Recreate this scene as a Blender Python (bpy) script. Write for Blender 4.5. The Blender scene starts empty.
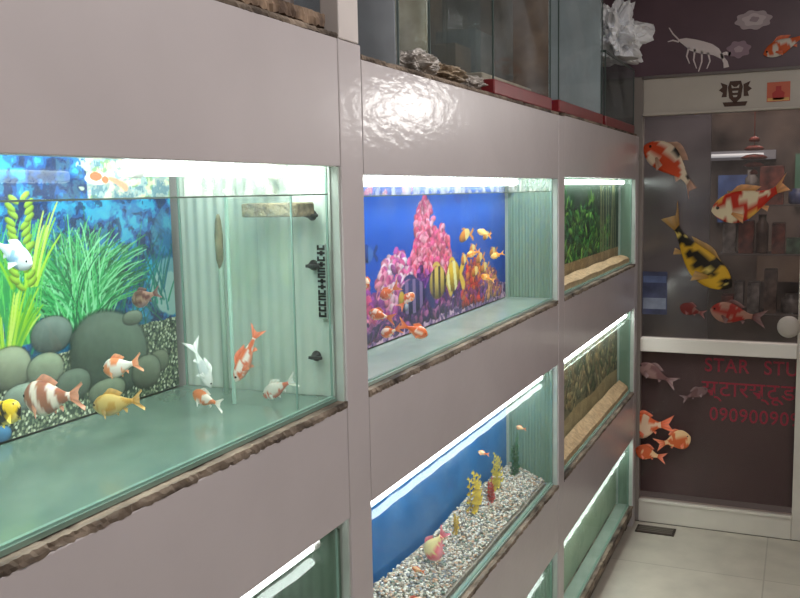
import bpy, bmesh, math, random
import numpy as np
from mathutils import Vector, Matrix
random.seed(7)
S=bpy.context.scene
S.view_settings.view_transform='Standard'
COL=S.collection
def s2l(c):
    return tuple(((x/12.92) if x<=0.04045 else ((x+0.055)/1.055)**2.4) for x in c)
def rgb(r,g,b): return s2l((r/255,g/255,b/255))
# ---------------------------------------------------------------- materials
MC={}
def mat(name,col,rough=.5,metal=0,noise=0,nscale=20,bump=0,bscale=60,emit=None,estr=0,coat=0,spec=.5,col2=None,stretch=None,detail=4,bstretch=None,crough=.12):
    if name in MC: return MC[name]
    m=bpy.data.materials.new(name); m.use_nodes=True; nt=m.node_tree; N=nt.nodes; b=N['Principled BSDF']
    b.inputs['Base Color'].default_value=(*col,1); b.inputs['Roughness'].default_value=rough; b.inputs['Metallic'].default_value=metal
    b.inputs['Specular IOR Level'].default_value=spec
    if coat: b.inputs['Coat Weight'].default_value=coat; b.inputs['Coat Roughness'].default_value=crough
    if emit: b.inputs['Emission Color'].default_value=(*emit,1); b.inputs['Emission Strength'].default_value=estr
    if noise or bump or col2:
        tc=N.new('ShaderNodeTexCoord'); mp=N.new('ShaderNodeMapping'); nt.links.new(tc.outputs['Object'],mp.inputs['Vector'])
        if stretch: mp.inputs['Scale'].default_value=stretch
    if noise or col2:
        n=N.new('ShaderNodeTexNoise'); n.inputs['Scale'].default_value=nscale; n.inputs['Detail'].default_value=detail
        nt.links.new(mp.outputs[0],n.inputs['Vector'])
        r=N.new('ShaderNodeValToRGB'); nt.links.new(n.outputs['Fac'],r.inputs['Fac'])
        r.color_ramp.elements[0].position=.35; r.color_ramp.elements[1].position=.65
        r.color_ramp.elements[0].color=(*[c*(1-noise) for c in col],1)
        r.color_ramp.elements[1].color=(*(col2 if col2 else [min(1,c*(1+noise)) for c in col]),1)
        nt.links.new(r.outputs['Color'],b.inputs['Base Color'])
    if bump:
        mp2=mp
        if bstretch:
            mp2=N.new('ShaderNodeMapping'); nt.links.new(tc.outputs['Object'],mp2.inputs['Vector']); mp2.inputs['Scale'].default_value=bstretch
        n2=N.new('ShaderNodeTexNoise'); n2.inputs['Scale'].default_value=bscale; n2.inputs['Detail'].default_value=3
        nt.links.new(mp2.outputs[0],n2.inputs['Vector'])
        bp=N.new('ShaderNodeBump'); bp.inputs['Strength'].default_value=bump; bp.inputs['Distance'].default_value=.01
        nt.links.new(n2.outputs['Fac'],bp.inputs['Height'])
        if coat: nt.links.new(bp.outputs[0],b.inputs['Coat Normal'])
        else: nt.links.new(bp.outputs[0],b.inputs['Normal'])
    MC[name]=m; return m
def glass(name,tint,gl=.08,rough=.03,edge=.35,haze=0,hcol=(.75,.88,.82),hscale=9,hmin=.4,hmax=1.7):
    if name in MC: return MC[name]
    m=bpy.data.materials.new(name); m.use_nodes=True; nt=m.node_tree; N=nt.nodes; N.remove(N['Principled BSDF'])
    t=N.new('ShaderNodeBsdfTransparent'); t.inputs[0].default_value=(*tint,1)
    g=N.new('ShaderNodeBsdfGlossy'); g.inputs['Roughness'].default_value=rough; g.inputs['Color'].default_value=(.95,1,.98,1)
    fr=N.new('ShaderNodeLayerWeight'); fr.inputs['Blend'].default_value=.15
    mr=N.new('ShaderNodeMapRange'); mr.inputs['To Min'].default_value=gl; mr.inputs['To Max'].default_value=edge
    pw=N.new('ShaderNodeMath'); pw.operation='POWER'; pw.inputs[1].default_value=3
    nt.links.new(fr.outputs['Facing'],pw.inputs[0]); nt.links.new(pw.outputs[0],mr.inputs['Value'])
    mx=N.new('ShaderNodeMixShader'); nt.links.new(mr.outputs[0],mx.inputs[0]); nt.links.new(t.outputs[0],mx.inputs[1]); nt.links.new(g.outputs[0],mx.inputs[2])
    last=mx
    if haze:
        tc=N.new('ShaderNodeTexCoord');n=N.new('ShaderNodeTexNoise');n.inputs['Scale'].default_value=hscale;n.inputs['Detail'].default_value=6
        nt.links.new(tc.outputs['Object'],n.inputs['Vector'])
        m2=N.new('ShaderNodeMapRange');m2.inputs['From Min'].default_value=.35;m2.inputs['From Max'].default_value=.68;m2.inputs['To Min'].default_value=haze*hmin;m2.inputs['To Max'].default_value=haze*hmax
        nt.links.new(n.outputs['Fac'],m2.inputs['Value'])
        d=N.new('ShaderNodeBsdfTranslucent');d.inputs[0].default_value=(*hcol,1)
        d2=N.new('ShaderNodeBsdfDiffuse');d2.inputs[0].default_value=(*hcol,1)
        ad=N.new('ShaderNodeMixShader');ad.inputs[0].default_value=.5;nt.links.new(d.outputs[0],ad.inputs[1]);nt.links.new(d2.outputs[0],ad.inputs[2])
        mx2=N.new('ShaderNodeMixShader');nt.links.new(m2.outputs[0],mx2.inputs[0]);nt.links.new(mx.outputs[0],mx2.inputs[1]);nt.links.new(ad.outputs[0],mx2.inputs[2]);last=mx2
    nt.links.new(last.outputs[0],N['Material Output'].inputs['Surface'])
    MC[name]=m; return m
def vcol(name='painted_colour',rough=.5,spec=.4):
    if name in MC: return MC[name]
    m=bpy.data.materials.new(name); m.use_nodes=True; nt=m.node_tree; b=nt.nodes['Principled BSDF']
    a=nt.nodes.new('ShaderNodeAttribute'); a.attribute_name='Col'
    nt.links.new(a.outputs['Color'],b.inputs['Base Color']); b.inputs['Roughness'].default_value=rough
    b.inputs['Specular IOR Level'].default_value=spec
    MC[name]=m; return m
# ---------------------------------------------------------------- object helpers
ORG={}
def link(o,parent=None,label=None,category=None,group=None,kind=None):
    COL.objects.link(o)
    if parent is not None:
        o.location=Vector(o.location)-ORG[parent.name]; o.parent=parent
    else:
        ORG[o.name]=Vector(o.location)
    if label: o['label']=label
    if category: o['category']=category
    if group: o['group']=group
    if kind: o['kind']=kind
    return o
def empty(name,loc,label,category,group=None):
    e=bpy.data.objects.new(name,None); e.location=loc; e.empty_display_size=.05
    return link(e,None,label,category,group)
def meshobj(name,verts,faces,loc,m=None,smooth=False,colors=None,**kw):
    me=bpy.data.meshes.new(name); me.from_pydata([tuple(v) for v in verts],[],faces)
    if colors is not None:
        ca=me.color_attributes.new('Col','FLOAT_COLOR','POINT')
        arr=np.ones((len(verts),4),dtype=np.float32); arr[:,:3]=np.asarray(colors); ca.data.foreach_set('color',arr.ravel())
    me.validate(); me.update()
    if smooth: me.polygons.foreach_set('use_smooth',[True]*len(me.polygons))
    if m: me.materials.append(m)
    o=bpy.data.objects.new(name,me); o.location=loc
    return link(o,**kw)
def box(name,x0,x1,y0,y1,z0,z1,m,bevel=0,**kw):
    c=((x0+x1)/2,(y0+y1)/2,(z0+z1)/2); a,b,d=(x1-x0)/2,(y1-y0)/2,(z1-z0)/2
    v=[(sx*a,sy*b,sz*d) for sx in(-1,1) for sy in(-1,1) for sz in(-1,1)]
    f=[(0,1,3,2),(4,6,7,5),(0,4,5,1),(2,3,7,6),(0,2,6,4),(1,5,7,3)]
    o=meshobj(name,v,f,c,m,**kw)
    if bevel:
        bm=o.modifiers.new('b','BEVEL'); bm.width=bevel; bm.segments=2; bm.limit_method='ANGLE'
    return o
def pane(name,x0,x1,y0,y1,z0,z1,m,**kw):
    """single thin sheet of glass; one of the x or y spans is zero"""
    c=((x0+x1)/2,(y0+y1)/2,(z0+z1)/2); a,b,d=(x1-x0)/2,(y1-y0)/2,(z1-z0)/2
    v=[(-a,-b,-d),(a,b,-d),(a,b,d),(-a,-b,d)]
    return meshobj(name,v,[(0,1,2,3)],c,m,**kw)
def lathe(name,prof,loc,m,seg=20,axis='Z',smooth=True,**kw):
    v=[];f=[]
    for r,h in prof:
        for i in range(seg):
            a=2*math.pi*i/seg; p=(r*math.cos(a),r*math.sin(a),h)
            if axis=='Y': p=(p[0],p[2],p[1])
            if axis=='X': p=(p[2],p[0],p[1])
            v.append(p)
    for k in range(len(prof)-1):
        for i in range(seg):
            j=(i+1)%seg; f.append((k*seg+i,k*seg+j,(k+1)*seg+j,(k+1)*seg+i))
    f.append(tuple(range(seg))[::-1]); f.append(tuple((len(prof)-1)*seg+i for i in range(seg)))
    return meshobj(name,v,f,loc,m,smooth=smooth,**kw)
def cyl(name,loc,r,h,m,axis='Z',seg=16,**kw):
    e=min(r,h)*.15
    return lathe(name,[(r-e,-h/2),(r,-h/2+e),(r,h/2-e),(r-e,h/2)],loc,m,seg,axis,**kw)
def ragged(name,x0,x1,y0,y1,z0,z1,m,amp=.0012,step=.006,**kw):
    rs=np.random.RandomState(int(abs(y0*100+z0*1000)));n=int((y1-y0)/step)
    v=[];f=[]; cy=(y0+y1)/2; chip=0
    for i in range(n+1):
        y=y0+(y1-y0)*i/n-cy; e=rs.uniform(-amp,amp,6)
        if rs.rand()<.06: chip=rs.uniform(.001,.006)
        else: chip*=.7
        v+= [(x0,y,z0),(x0,y,z1),(x1+e[0]-amp-chip*.6,y,z1+e[1]*.4-chip*.3),(x1+e[2]-chip,y,(z0+z1)/2+e[3]),(x1+e[4]-amp-chip*.4,y,z0+e[5]+chip*.4)]
    for i in range(n):
        a=i*5;b=a+5
        for k in range(5):
            l=(k+1)%5; f.append((a+k,b+k,b+l,a+l))
    f.append((0,1,2,3,4)); f.append(tuple(n*5+k for k in (4,3,2,1,0)))
    return meshobj(name,v,f,(0,cy,0),m,**kw)
# ---------------------------------------------------------------- painter
def _h(i,j,s): 
    q=np.sin(i*127.1+j*311.7+s*74.7)*43758.5453; return q-np.floor(q)
def vn(Y,Z,fr,s=0):
    a=Y*fr;b=Z*fr;i=np.floor(a);j=np.floor(b);u=a-i;w=b-j;u=u*u*(3-2*u);w=w*w*(3-2*w)
    return (_h(i,j,s)*(1-u)+_h(i+1,j,s)*u)*(1-w)+(_h(i,j+1,s)*(1-u)+_h(i+1,j+1,s)*u)*w
def fbm(Y,Z,fr,s=0): return (vn(Y,Z,fr,s)*.5+vn(Y,Z,fr*2.1,s+1)*.3+vn(Y,Z,fr*4.3,s+2)*.2)
def voro(Y,Z,fr,s=0):
    a=Y*fr;b=Z*fr;i=np.floor(a);j=np.floor(b);best=np.full(Y.shape,9.);cid=np.zeros(Y.shape)
    for di in(-1,0,1):
        for dj in(-1,0,1):
            ii=i+di;jj=j+dj;px=ii+_h(ii,jj,s);py=jj+_h(ii,jj,s+5);d=np.hypot(a-px,b-py)
            k=d<best;best[k]=d[k];cid[k]=_h(ii,jj,s+9)[k]
    return best,cid
class Canvas:
    def __init__(s,ys,zs):
        s.ys=np.array(ys);s.zs=np.array(zs);s.Y,s.Z=np.meshgrid(s.ys,s.zs);s.C=np.zeros(s.Y.shape+(3,))
    def put(s,mask,col,a=1.):
        m=np.clip(mask.astype(float)*a,0,1)[...,None]; s.C=s.C*(1-m)+np.asarray(col)*m
    def ell(s,cy,cz,ry,rz,ang=0):
        c,n=math.cos(ang),math.sin(ang);dy=s.Y-cy;dz=s.Z-cz
        return (dy*c+dz*n)/ry,(-dy*n+dz*c)/rz
    def blob(s,cy,cz,ry,rz,col,ang=0,a=1,wob=0,seed=0):
        u,v=s.ell(cy,cz,ry,rz,ang);d=u*u+v*v
        if wob: d=d+wob*(fbm(s.Y,s.Z,1.6/max(ry,rz),seed)-.5)*2
        s.put(np.clip((1-d)*6,0,1),col,a)
    def lump(s,cy,cz,ry,rz,col,ang=0):
        R=max(ry,rz)*1.2
        i0=np.searchsorted(s.ys,cy-R);i1=np.searchsorted(s.ys,cy+R);j0=np.searchsorted(s.zs,cz-R);j1=np.searchsorted(s.zs,cz+R)
        if i1<=i0 or j1<=j0: return
        c,n=math.cos(ang),math.sin(ang);dy=s.Y[j0:j1,i0:i1]-cy;dz=s.Z[j0:j1,i0:i1]-cz
        u=(dy*c+dz*n)/ry;v=(-dy*n+dz*c)/rz;d=u*u+v*v
        sh=np.clip(.85+.3*v-.2*d,.45,1.2)[...,None];m=np.clip((1-d)*5,0,1)[...,None]
        s.C[j0:j1,i0:i1]=s.C[j0:j1,i0:i1]*(1-m)+np.asarray(col)*sh*m
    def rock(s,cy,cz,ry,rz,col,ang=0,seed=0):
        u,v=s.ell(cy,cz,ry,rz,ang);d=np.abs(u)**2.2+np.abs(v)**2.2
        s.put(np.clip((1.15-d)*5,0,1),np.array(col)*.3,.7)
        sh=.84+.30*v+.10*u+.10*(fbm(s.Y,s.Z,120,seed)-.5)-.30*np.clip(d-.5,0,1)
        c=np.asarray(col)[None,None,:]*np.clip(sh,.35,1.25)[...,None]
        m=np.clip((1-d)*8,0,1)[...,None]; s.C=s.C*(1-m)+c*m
    def stroke(s,p0,p1,p2,w0,w1,col,a=1.,n=8):
        pts=[]
        for i in range(n+1):
            t=i/n; pts.append(((1-t)**2*p0[0]+2*t*(1-t)*p1[0]+t*t*p2[0],(1-t)**2*p0[1]+2*t*(1-t)*p1[1]+t*t*p2[1]))
        ys=[p[0] for p in pts];zs=[p[1] for p in pts];w=max(w0,w1)*1.5
        i0=np.searchsorted(s.ys,min(ys)-w);i1=np.searchsorted(s.ys,max(ys)+w);j0=np.searchsorted(s.zs,min(zs)-w);j1=np.searchsorted(s.zs,max(zs)+w)
        if i1<=i0 or j1<=j0: return
        Yc=s.Y[j0:j1,i0:i1];Zc=s.Z[j0:j1,i0:i1];M=np.zeros(Yc.shape)
        for k in range(n):
            ax,az=pts[k];bx,bz=pts[k+1];dx,dz=bx-ax,bz-az;L=dx*dx+dz*dz+1e-12
            t=np.clip(((Yc-ax)*dx+(Zc-az)*dz)/L,0,1);d=np.hypot(Yc-ax-t*dx,Zc-az-t*dz)
            ww=w0+(w1-w0)*(k+t)/n; M=np.maximum(M,np.clip((ww-d)/(ww*.4)+.5,0,1))
        M=(M*a)[...,None]; s.C[j0:j1,i0:i1]=s.C[j0:j1,i0:i1]*(1-M)+np.asarray(col)*M
    def obj(s,name,x,**kw):
        nz,ny=s.Y.shape;c=np.clip(s.C/255.,0,1);lin=np.where(c<=.04045,c/12.92,((c+.055)/1.055)**2.4).reshape(-1,3)
        cy=s.ys.mean();cz=s.zs[0]
        v=np.stack([np.zeros(s.Y.size),s.Y.ravel()-cy,s.Z.ravel()-cz],1)
        idx=np.arange(nz*ny).reshape(nz,ny)
        f=np.stack([idx[:-1,:-1],idx[:-1,1:],idx[1:,1:],idx[1:,:-1]],-1).reshape(-1,4)
        me=bpy.data.meshes.new(name)
        me.vertices.add(len(v));me.vertices.foreach_set('co',v.ravel())
        me.loops.add(f.size);me.loops.foreach_set('vertex_index',f.ravel())
        me.polygons.add(len(f));me.polygons.foreach_set('loop_start',np.arange(0,f.size,4));me.polygons.foreach_set('loop_total',np.full(len(f),4))
        me.update();me.validate()
        ca=me.color_attributes.new('Col','FLOAT_COLOR','POINT');arr=np.ones((len(v),4),dtype=np.float32);arr[:,:3]=lin;ca.data.foreach_set('color',arr.ravel())
        me.materials.append(vcol('printed_backdrop',.45,.2))
        o=bpy.data.objects.new(name,me);o.location=(x,cy,cz)
        return link(o,**kw)
# ---------------------------------------------------------------- fish
FISHM=vcol('fish_skin',.3,.6); FINM=vcol('fish_fin',.4,.4); STKM=vcol('sticker_skin',.45,.3)
def fish(name,loc,head,L,label,cols,up=(0,0,1),fat=.34,thick=.5,seed=0,bend=0.,stripes=None,patch=5.,thr=(.45,),group=None,category='fish',tail=1.,fancol=None,dors=1.):
    stick='sticker' in name
    prof=[(0,.02),(.03,.28),(.08,.52),(.16,.78),(.26,.95),(.38,1.),(.50,.93),(.62,.74),(.74,.5),(.85,.31),(.93,.23),(.97,.25)]
    bl=L*.76; hh=L*fat*.5; seg=14; V=[];F=[];C=[]
    def spine(t):
        return (L/2-t*bl, bend*L*(t-.35)**2*(1 if t>.35 else .3))
    def colour(p,t,ang):
        n=vn(np.array([p[0]/L*patch+seed*3.1]),np.array([p[2]/L*patch*1.2+seed]),1.,seed)[0]*.7+vn(np.array([p[0]/L*patch*2.3]),np.array([p[2]/L*patch*2.3+p[1]/L*3]),1.,seed+3)[0]*.3
        k=0
        for th in thr:
            if n>th: k+=1
        c=cols[min(k,len(cols)-1)]
        if stripes:
            c=cols[0]
            if (t*stripes+.15*math.sin(p[2]/L*9))%1.<.4 and t>.1: c=cols[-1]
        if ang<-.6 and len(cols)>1 and k==0 and not stick: c=tuple(min(255,x*.7+80) for x in c)
        return rgb(*c)
    T=np.concatenate([np.linspace(0,.1,5)[:-1],np.linspace(.1,.97,24)]); R_=np.interp(T,[p[0] for p in prof],[p[1] for p in prof])
    for t,r in zip(T,R_):
        x,z=spine(t)
        for i in range(seg):
            a=2*math.pi*i/seg; q=(x,math.cos(a)*hh*r*thick,z+math.sin(a)*hh*r*(1.0 if math.sin(a)>0 else 1.08))
            V.append(q);C.append(colour(q,t,math.sin(a)))
    n=len(T)
    for k in range(n-1):
        for i in range(seg):
            j=(i+1)%seg;F.append((k*seg+i,(k+1)*seg+i,(k+1)*seg+j,k*seg+j))
    F.append(tuple(range(seg)));F.append(tuple((n-1)*seg+i for i in range(seg))[::-1])
    h=Vector(head).normalized();u=Vector(up);yv=u.cross(h).normalized();u=h.cross(yv)
    R=Matrix((h,yv,u)).transposed().to_4x4()
    o=meshobj(name,V,F,(0,0,0),STKM if stick else FISHM,smooth=True,colors=C,label=label,category=category,group=group)
    o.matrix_world=Matrix.Translation(loc)@R
    fc=rgb(*(fancol or cols[0]))
    def fin(nm,base,tip,wav=.01,y=0,ysp=0):
        m=len(base);v=[];c=[];f=[];rows=4
        for r in range(rows+1):
            s=r/rows
            for i in range(m):
                b=base[i];tp=tip[i];v.append((b[0]+(tp[0]-b[0])*s,y+ysp*s+math.sin(i*2.2+s*2)*wav*L*s,b[1]+(tp[1]-b[1])*s))
                k=1+.6*s*(i%2); c.append(tuple(min(1,q*k+.12*s) for q in fc))
        for r in range(rows):
            for i in range(m-1): a=r*m+i;f.append((a,a+1,a+m+1,a+m))
        fo=meshobj(nm,v,f,(0,0,0),STKM if stick else FINM,smooth=True,colors=c)
        fo.parent=o; ORG.pop(fo.name,None)
        return fo
    xe,ze=spine(.95); tl=L*.26*tail; w=L*fat*.1
    m=9;b=[];t=[]
    for i in range(m):
        s=i/(m-1)*2-1; b.append((xe,ze+s*w)); t.append((xe-tl*(.55+.45*abs(s)),ze+s*L*.17*tail+bend*L*.3))
    fin('tail_fin',b,t,.02)
    b=[];t=[]
    for i in range(7):
        s=i/6;tt=.28+.4*s;x,z=spine(tt);r=np.interp(tt,[p[0] for p in prof],[p[1] for p in prof]);b.append((x,z+hh*r*.95));t.append((x-L*.07,z+hh*r+L*.08*dors*(1-.6*s)*(.35+min(1,s*4)*.65)))
    fin('dorsal_fin',b,t,.005)
    for sg in (-1,1):
        x,z=spine(.27);b=[];t=[]
        for i in range(5):
            s=i/4; b.append((x-s*L*.02,z-hh*.4+s*L*.02-.0));t.append((x-L*.11-s*L*.03,z-hh*.75-L*.07+s*L*.10))
        fin('pectoral_fin',b,t,.004,y=sg*hh*thick*.85,ysp=sg*L*.05)
    x,z=spine(.72);b=[(x+L*.03*(1-i/2),z-hh*.45) for i in range(4)];t=[(x-L*.05-i*.01*L,z-hh*.5-L*.07+i*.02*L) for i in range(4)]
    fin('anal_fin',b,t,.003)
    x,z=spine(.1); er=L*.019
    for sg in (-1,1):
        e=lathe('eye',[(er*.2,-er*.6),(er,-er*.1),(er*.95,er*.3),(er*.3,er*.7)],(0,0,0),mat('fish_eye',(.01,.01,.01),.1),10,'Y')
        ORG.pop(e.name,None); e.parent=o;e.location=(x,sg*hh*.52*thick,z+hh*.15)
    return o
# ---------------------------------------------------------------- camera
f_px=900.0
Yc=Vector((403,115,-f_px)).normalized();kk=(-0.02*403+115)/f_px
Zc=Vector((-0.02,1,kk)).normalized();Xc=Yc.cross(Zc)
cam=bpy.data.cameras.new('camera');cam.sensor_width=36;cam.lens=f_px/800*36;cam.clip_start=.02
co=bpy.data.objects.new('camera',cam);COL.objects.link(co);S.camera=co
co.matrix_world=Matrix.Translation((.67,0,1.55))@Matrix((Xc,Yc,Zc)).to_4x4()
# ---------------------------------------------------------------- materials used
LAM=mat('taupe_laminate',rgb(189,181,182),.36,noise=.03,nscale=5,bump=.10,bscale=26,bstretch=(1,1,2.4),coat=.5,crough=.13)
LAM2=mat('cream_laminate_strip',rgb(204,196,192),.4,noise=.05,nscale=8)
PLY=mat('worn_plywood',rgb(62,50,42),.85,noise=.3,nscale=34,col2=rgb(150,134,118),bump=.3,bscale=90,stretch=(1,.3,1))
WHITE=mat('white_plastic',rgb(235,235,230),.4)
GL=glass('clear_glass',(.95,.985,.965),.03,.02,.3)
GLF=glass('stained_front_glass',(.95,.985,.97),.03,.02,.28,haze=.06)
GLE=glass('empty_tank_glass',(.88,.93,.93),.06,.04,.4,haze=.09,hcol=(.7,.74,.78),hscale=5,hmin=.1,hmax=2.2)
SIL=mat('greenish_glass_edge',rgb(124,156,144),.2)
CURT=mat('ribbed_white_sheet',rgb(196,206,198),.6,noise=.04,nscale=8,stretch=(1,1,.1))
# ---------------------------------------------------------------- room shell
st=dict(kind='structure')
def floor_mat():
    m=bpy.data.materials.new('floor_tiles');m.use_nodes=True;nt=m.node_tree;N=nt.nodes;b=N['Principled BSDF']
    tc=N.new('ShaderNodeTexCoord');br=N.new('ShaderNodeTexBrick');br.offset=0;br.inputs['Scale'].default_value=1
    br.inputs['Brick Width'].default_value=.6;br.inputs['Row Height'].default_value=.6;br.inputs['Mortar Size'].default_value=.003
    br.inputs['Color1'].default_value=(*rgb(206,198,184),1);br.inputs['Color2'].default_value=(*rgb(200,192,178),1);br.inputs['Mortar'].default_value=(*rgb(176,168,154),1)
    nt.links.new(tc.outputs['Object'],br.inputs['Vector'])
    n=N.new('ShaderNodeTexNoise');n.inputs['Scale'].default_value=9;n.inputs['Detail'].default_value=6;nt.links.new(tc.outputs['Object'],n.inputs['Vector'])
    mx=N.new('ShaderNodeMix');mx.data_type='RGBA';mx.blend_type='MULTIPLY';mx.inputs[0].default_value=.4
    nt.links.new(br.outputs['Color'],mx.inputs[6]);nt.links.new(n.outputs['Fac'],mx.inputs[7]);nt.links.new(mx.outputs[2],b.inputs['Base Color'])
    b.inputs['Roughness'].default_value=.3;return m
WALL=mat('painted_wall',rgb(150,138,128),.7,noise=.05,nscale=5)
box('floor',-.55,1.7,-1.6,4.15,-.05,0,floor_mat(),**st)
box('ceiling',-.55,1.7,-1.6,4.3,2.7,2.75,mat('ceiling_paint',rgb(170,160,150),.8),**st)
box('wall_left',-.6,-.55,-1.6,4.3,0,2.7,WALL,**st)
box('wall_right',1.7,1.75,-1.6,4.3,0,2.7,WALL,**st)
box('wall_back',-.55,1.7,-1.65,-1.6,0,2.7,mat('dim_back_wall',rgb(90,80,75),.8),**st)
box('wall_front',.76,1.7,4.15,4.25,0,2.7,WALL,**st)
box('trim_1',-.55,.76,4.15,4.2,2.035,2.7,mat('mauve_header_board',rgb(104,82,92),.35,noise=.1,nscale=4),**st)
box('wall_corner',-.55,-.03,4.15,4.2,0,2.035,mat('dark_corner_panel',rgb(90,78,76),.6),**st)
box('floor_outside',-1.2,2.6,4.25,6.6,-.05,0,mat('outside_ground',rgb(80,72,68),.7),**st)
box('wall_outside',-1.2,2.6,6.6,6.65,0,3,mat('outside_wall',rgb(66,58,56),.8,noise=.5,nscale=2,col2=rgb(130,114,104)),**st)
# ---------------------------------------------------------------- door
ALU=mat('cream_aluminium',rgb(205,198,188),.35,noise=.03,nscale=10)
door=empty('door_1',(.32,4.18,0),'aluminium framed glass shop door covered with fish stickers','door'); door['kind']='structure'
DG=glass('smoked_door_glass',(.46,.42,.41),.08,.12,.3,haze=.07,hcol=(.5,.44,.42),hscale=4,hmin=.3,hmax=1.9)
DG2=glass('smoked_lower_glass',(.78,.70,.70),.025,.12,.2,haze=.02,hcol=(.45,.36,.36))
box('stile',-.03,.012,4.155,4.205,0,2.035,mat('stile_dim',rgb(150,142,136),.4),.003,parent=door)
box('stile',.668,.755,4.155,4.205,0,2.035,ALU,.003,parent=door)
box('top_rail',.012,.668,4.152,4.205,1.862,2.035,ALU,.004,parent=door)
box('top_rail_lip',.012,.668,4.14,4.152,1.862,1.874,ALU,.002,parent=door)
box('top_rail_lip',.012,.668,4.14,4.152,2.022,2.035,mat('rail_grey',rgb(120,112,110),.4),.002,parent=door)
box('middle_rail',.012,.668,4.148,4.205,.806,.868,mat('white_rail',rgb(226,220,212),.35),.004,parent=door)
box('bottom_rail',.012,.668,4.152,4.205,.0,.105,ALU,.004,parent=door)
box('kick_line',.012,.668,4.146,4.153,.095,.108,ALU,.002,parent=door)
pane('upper_pane',.012,.668,4.178,4.178,.868,1.862,DG,parent=door)
pane('lower_pane',.012,.668,4.178,4.178,.105,.806,DG2,parent=door)
lathe('knob',[(.012,0),(.014,-.02),(.03,-.03),(.046,-.045),(.046,-.058),(.03,-.07),(.005,-.073)],(.633,4.176,.948),mat('white_knob',rgb(180,172,164),.4),24,'Y',parent=door)
BR=mat('dark_brown_print',rgb(78,50,36),.5)
em=empty('crest_emblem',(.395,4.15,1.865),'dark brown winged crest printed on the door rail','emblem')
def flat(name,pts,y,m,th=.002,**kw):
    n=len(pts);cx=sum(p[0] for p in pts)/n;cz=sum(p[1] for p in pts)/n
    v=[(p[0]-cx,-th/2,p[1]-cz) for p in pts]+[(p[0]-cx,th/2,p[1]-cz) for p in pts]
    f=[tuple(range(n)),tuple(range(2*n-1,n-1,-1))]+[(i,i+n,(i+1)%n+n,(i+1)%n) for i in range(n)]
    return meshobj(name,v,f,(cx,y,cz),m,**kw)
def sh(pts,cx,cz,s): return [(cx+a*s,cz+b*s) for a,b in pts]
ES=.10;EX=.395;EZ=1.945
flat('shield',sh([(-.3,.2),(-.22,.45),(.22,.45),(.3,.2),(.24,-.25),(0,-.5),(-.24,-.25)],EX,EZ,ES),4.1505,BR,parent=em)
for sg in (-1,1):
    flat('wing',sh([(sg*.32,.3),(sg*.6,.42),(sg*.52,.22),(sg*.66,.1),(sg*.5,-.02),(sg*.55,-.2),(sg*.34,-.2)][::sg],EX,EZ,ES),4.1505,BR,parent=em)
flat('crest_detail',sh([(-.16,.3),(-.05,.2),(.05,.2),(.16,.3),(.14,.16),(-.14,.16)],EX,EZ,ES),4.148,ALU,parent=em)
flat('crest_detail',sh([(-.12,.04),(.12,.04),(.1,-.04),(-.1,-.04)],EX,EZ,ES),4.148,ALU,parent=em)
flat('crest_detail',sh([(-.1,-.14),(.1,-.14),(.06,-.22),(-.06,-.22)],EX,EZ,ES),4.148,ALU,parent=em)
flat('scroll',sh([(-.5,-.42),(.5,-.42),(.42,-.6),(-.42,-.6)],EX,EZ,ES),4.1505,BR,parent=em)
stk=empty('picture_sticker',(.565,4.15,1.885),'small orange and red picture sticker on the door rail','sticker')
flat('sticker_sheet',[(.52,1.895),(.61,1.895),(.61,1.975),(.52,1.975)],4.1505,mat('orange_print',rgb(214,104,70),.4),parent=stk)
flat('printed_figure',sh([(-.3,-.4),(.3,-.4),(.35,0),(.15,.15),(.15,.4),(-.15,.4),(-.15,.15),(-.35,0)],.565,1.93,.07),4.149,mat('red_print',rgb(190,40,30),.4),parent=stk)
flat('printed_bar',[(.523,1.898),(.607,1.898),(.607,1.91),(.523,1.91)],4.149,mat('yellow_print',rgb(240,190,110),.4),parent=stk)
nb=empty('paper_notice',(.06,4.17,.97),'pale blue and white notice taped to the door glass','notice')
flat('notice_sheet',[(.016,.975),(.125,.975),(.125,1.17),(.016,1.17)],4.172,mat('notice_blue',rgb(58,62,92),.5,noise=.4,nscale=14),parent=nb)
flat('white_panel',[(.02,1.0),(.12,1.0),(.12,1.05),(.02,1.05)],4.170,mat('notice_white',rgb(120,126,146),.5,noise=.2,nscale=20),parent=nb)
flat('title_strip',[(.02,1.12),(.12,1.12),(.12,1.15),(.02,1.15)],4.170,mat('notice_light',rgb(86,98,136),.5,noise=.2,nscale=20),parent=nb)
CUT=mat('pale_cutout',rgb(236,224,224),.5)
def PX(p): return (.115+(p[0]-665)*.00418, 2.225-(p[1]-30)*.00452)
def ribbons(name,lines,y,m,label,cat,th=.004):
    """flat cutout made from tapered ribbons, one mesh"""
    V=[];F=[]
    for pts in lines:
        n=len(pts);b=len(V)
        for i,(x,z,w) in enumerate(pts):
            a=pts[max(0,i-1)];c=pts[min(n-1,i+1)];dx,dz=c[0]-a[0],c[1]-a[1];l=math.hypot(dx,dz) or 1;nx,nz=-dz/l*w/2,dx/l*w/2
            V+=[(x+nx,-th/2,z+nz),(x-nx,-th/2,z-nz),(x-nx,th/2,z-nz),(x+nx,th/2,z+nz)]
        for i in range(n-1):
            p=b+i*4;q=p+4
            for k in range(4): F.append((p+k,p+(k+1)%4,q+(k+1)%4,q+k))
        F.append((b,b+3,b+2,b+1));e=b+(n-1)*4;F.append((e,e+1,e+2,e+3))
    cx=sum(v[0] for v in V)/len(V);cz=sum(v[2] for v in V)/len(V)
    return meshobj(name,[(v[0]-cx,v[1],v[2]-cz) for v in V],F,(cx,y,cz),m,label=label,category=cat)
def PW(l): return [(*PX((a,b)),w) for a,b,w in l]
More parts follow.
